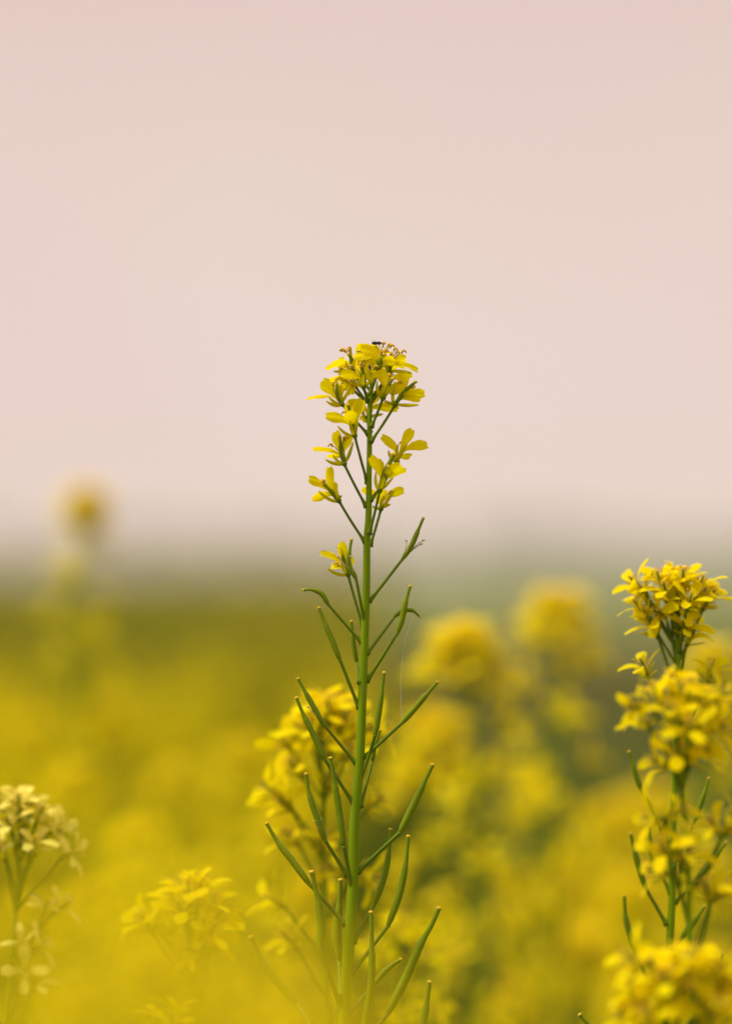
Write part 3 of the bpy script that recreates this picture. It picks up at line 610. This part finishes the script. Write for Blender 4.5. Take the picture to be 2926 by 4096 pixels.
for i, (x, y, d_, lb) in enumerate((
    (430, 2800, 1.9, 'blurred mustard head rising highest from the left hand yellow mass'),
    (120, 2850, 2.1, 'blurred mustard head high at the left edge of the yellow mass'),
    (980, 2950, 1.8, 'blurred mustard head left of the broad flower head behind the focused stem'),
    (700, 3050, 2.0, 'blurred mustard head in the upper middle of the left hand yellow mass'),
    (300, 3060, 1.8, 'blurred mustard head just above right of the pale cream flowers'),
    (1120, 3250, 1.7, 'blurred mustard head beside the left pods of the focused stem'),
    (560, 3280, 1.7, 'blurred mustard head right of the pale cream flower head'),
    (860, 3430, 1.9, 'blurred mustard head right above the low rounded flower head on the left'),
    (380, 3550, 1.8, 'blurred mustard head between the pale cream plant and the low rounded flower head'),
    (80, 3600, 1.8, 'blurred mustard head behind the stem of the pale cream plant'),
    (640, 3760, 1.6, 'blurred mustard head behind the left side of the low rounded flower head'),
    (300, 3950, 1.7, 'blurred mustard head near the bottom left right of the cream plant stem'),
    (1250, 3500, 1.6, 'blurred mustard head directly behind the lower left pods of the focused stem'))):
    far(x, y, d_, lb, 21, 26, 18, 60+i, 12, g_)
# plants almost touching the lens: they dissolve into a yellow wash
g_ = 'mustard heads close to the camera'
for i, (x, y, d_) in enumerate(VEIL):
    t0 = P(x, y, d_)
    raceme(t0, [t0+V3(0, 0, -.04), t0+V3(.005, 0, -.12), t0+V3(.01, 0, -.4)], 'mustard head near the lens dissolved into the yellow veil low on the left', g_, nf=4, R=13*MM, hgt=15*MM, detail=False, seed=80+i, low=0, pods=9, leaves=2)

# ------------------------------------------------------------------ masses: one object each
def mesh_np(name, parts, mats, label=None):
    """parts: list of (verts n x 3, quads m x 4, material index)"""
    V = np.concatenate([p_[0] for p_ in parts]); F = []; M = []; o = 0
    for v, f, mi in parts:
        F.append(f+o); M.append(np.full(len(f), mi)); o += len(v)
    F = np.concatenate(F); M = np.concatenate(M)
    me = bpy.data.meshes.new(name); me.vertices.add(len(V)); me.vertices.foreach_set('co', V.ravel().astype(np.float32))
    me.loops.add(F.size); me.loops.foreach_set('vertex_index', F.ravel().astype(np.int32))
    me.polygons.add(len(F)); me.polygons.foreach_set('loop_start', np.arange(0, F.size, 4, dtype=np.int32))
    me.polygons.foreach_set('material_index', M.astype(np.int32))
    for q in mats: me.materials.append(q)
    me.update(calc_edges=True); me.validate()
    ob = bpy.data.objects.new(name, me); COL.objects.link(ob); return ob
def quads(C, U, Wv):
    """diamond-ish leaf quads centred at C with half vectors U, Wv"""
    v = np.stack([C-U, C-Wv*.9+U*.15, C+U, C+Wv*.9+U*.15], 1).reshape(-1, 3)
    return v, np.arange(len(C)*4).reshape(-1, 4)
def rand_dirs(n, zb=0):
    a = rng.normal(size=(n, 3)); a[:, 2] += zb; return a/np.linalg.norm(a, axis=1)[:, None]
def petals_at(C, L, w):
    n = len(C); u = rand_dirs(n); k = rand_dirs(n); s = np.cross(u, k); s /= np.linalg.norm(s, axis=1)[:, None]
    return quads(C, u*L*rng.uniform(.7, 1.2, (n, 1)), s*w)
def stems(B, T, r):
    a = np.array([[1, 0, 0], [-.5, .87, 0], [-.5, -.87, 0]])*r; n = len(B)
    v = np.concatenate([B[:, None]+a[None]*1.5, T[:, None]+a[None]*.6], 1).reshape(-1, 3)
    f = np.array([[0, 1, 4, 3], [1, 2, 5, 4], [2, 0, 3, 5]])[None]+(np.arange(n)*6)[:, None, None]
    return v, f.reshape(-1, 4)
def field(n, x0, x1, y0, y1, hm, hs, npet, psize, leafn, leafs, keep):
    X = rng.uniform(x0, x1, n); Y = y0+(y1-y0)*rng.uniform(0, 1, n)**.8
    k = keep(X, Y); X = X[k]; Y = Y[k]; n = len(X)
    Hh = rng.normal(hm, hs, n); T = np.stack([X, Y, Hh], 1); B = np.stack([X+rng.normal(0, .03, n), Y, 0*X], 1)
    off = rng.normal(size=(n, npet, 3))*np.array([.016, .016, .02])*(psize/.007)**.4; off[:, :, 2] -= .01
    pc = (T[:, None]+off).reshape(-1, 3)
    lz = rng.uniform(.15, .95, (n, leafn, 1)); lc = B[:, None]*(1-lz)+T[:, None]*lz
    lc = lc+rng.normal(size=lc.shape)*np.array([.05, .05, .02]); lc = lc.reshape(-1, 3)
    v, f = petals_at(pc, psize, psize*.55); v2, f2 = petals_at(lc, leafs, leafs*.35); v3, f3 = stems(B, T, .002)
    return [(v, f, 0), (v2, f2, 1), (v3, f3, 1)]
nearleft = lambda X, Y: (X < -.10+.02*Y)
parts = field(2300, -3.0, .2, 1.9, 6.0, .97, .035, 24, .007, 44, .035, lambda X, Y: nearleft(X, Y) & (X > -1.0-.35*Y) & (np.sin(X*9+1.3*np.sin(Y*5))+np.sin(Y*6.3+X*4) > -.7))
parts += field(2600, -5, .2, 6.0, 15.0, 0.91, .04, 3, .011, 26, .05, lambda X, Y: (X < .01+.002*Y) & (X > -1.5-.25*Y))
parts += field(12000, -14, .2, 14.0, 70.0, 0.93, .05, 3, .014, 20, .07, lambda X, Y: (X < .01+.002*Y) & (X > -2-.2*Y))
tag(mesh_np('mustard_field', parts, [PETAL, LEAF]), 'mustard field in bloom stretching back as one blurred yellow green mass on the left', 'crop', kind='stuff')
# low green crop right of it
n = 26000
X = rng.uniform(-6, 14, n); Y = 2+38*rng.uniform(0, 1, n)**1.3; k = (X > -.3) & (X < .6+.35*Y+1); X = X[k]; Y = Y[k]; n = len(X)
C = np.stack([X, Y, rng.uniform(.05, .2, n)], 1); u = rand_dirs(n, 2.5); s_ = np.cross(u, rand_dirs(n)); s_ /= np.linalg.norm(s_, axis=1)[:, None]
v, f = quads(C, u*.14, s_*.012)
tag(mesh_np('low_crop', [(v, f, 0)], [LEAF]), 'low dark green crop on the ground right of the mustard field', 'crop', kind='stuff')
# distant tree line
tp = []
for i in range(90):
    x = -330+i*7.5+random.uniform(-3, 3); y = random.uniform(560, 640); h_ = random.uniform(3.0, 6.0); rr_ = random.uniform(3.0, 5.5)
    m_ = 260; dd = rand_dirs(m_)*rng.uniform(.45, 1, (m_, 1))**.4
    lump = 1+.25*np.sin(dd[:, :1]*7+i)+.2*np.sin(dd[:, 2:]*9+2*i)
    c_ = np.array([x, y, h_*.55])+dd*lump*np.array([rr_, rr_, h_*.45]); v, f = petals_at(c_, .9, .5); tp.append((v, f, 0))
    b_, t_ = np.array([[x, y, 0.]]), np.array([[x, y, h_*.6]]); v, f = stems(b_, t_, .3); tp.append((v, f, 1))
tag(mesh_np('tree_line', tp, [TREE, BARK]), 'hazy line of far trees along the horizon', 'trees', kind='stuff')

# ------------------------------------------------------------------ haze
hm_ = bpy.data.materials.new('haze'); hm_.use_nodes = True; t = hm_.node_tree; t.nodes.clear()
o_ = N(t, 'ShaderNodeOutputMaterial'); pv = N(t, 'ShaderNodeVolumePrincipled'); pv.inputs['Color'].default_value = (0.96, 0.88, 0.87, 1)
pv.inputs['Density'].default_value = 0.0011; pv.inputs['Anisotropy'].default_value = 0.0; t.links.new(pv.outputs[0], o_.inputs['Volume'])
m = MB(); x0, x1, y0, y1, z0, z1 = -800, 800, -50, 800, -1, 12
m.v = [Vector(p_) for p_ in ((x0, y0, z0), (x1, y0, z0), (x1, y1, z0), (x0, y1, z0), (x0, y0, z1), (x1, y0, z1), (x1, y1, z1), (x0, y1, z1))]
m.f = [(0, 3, 2, 1), (4, 5, 6, 7), (0, 1, 5, 4), (1, 2, 6, 5), (2, 3, 7, 6), (3, 0, 4, 7)]; m.m = [0]*6
tag(m.build('haze', [hm_], smooth=False), 'pale haze in the air over the field', 'haze', kind='stuff')
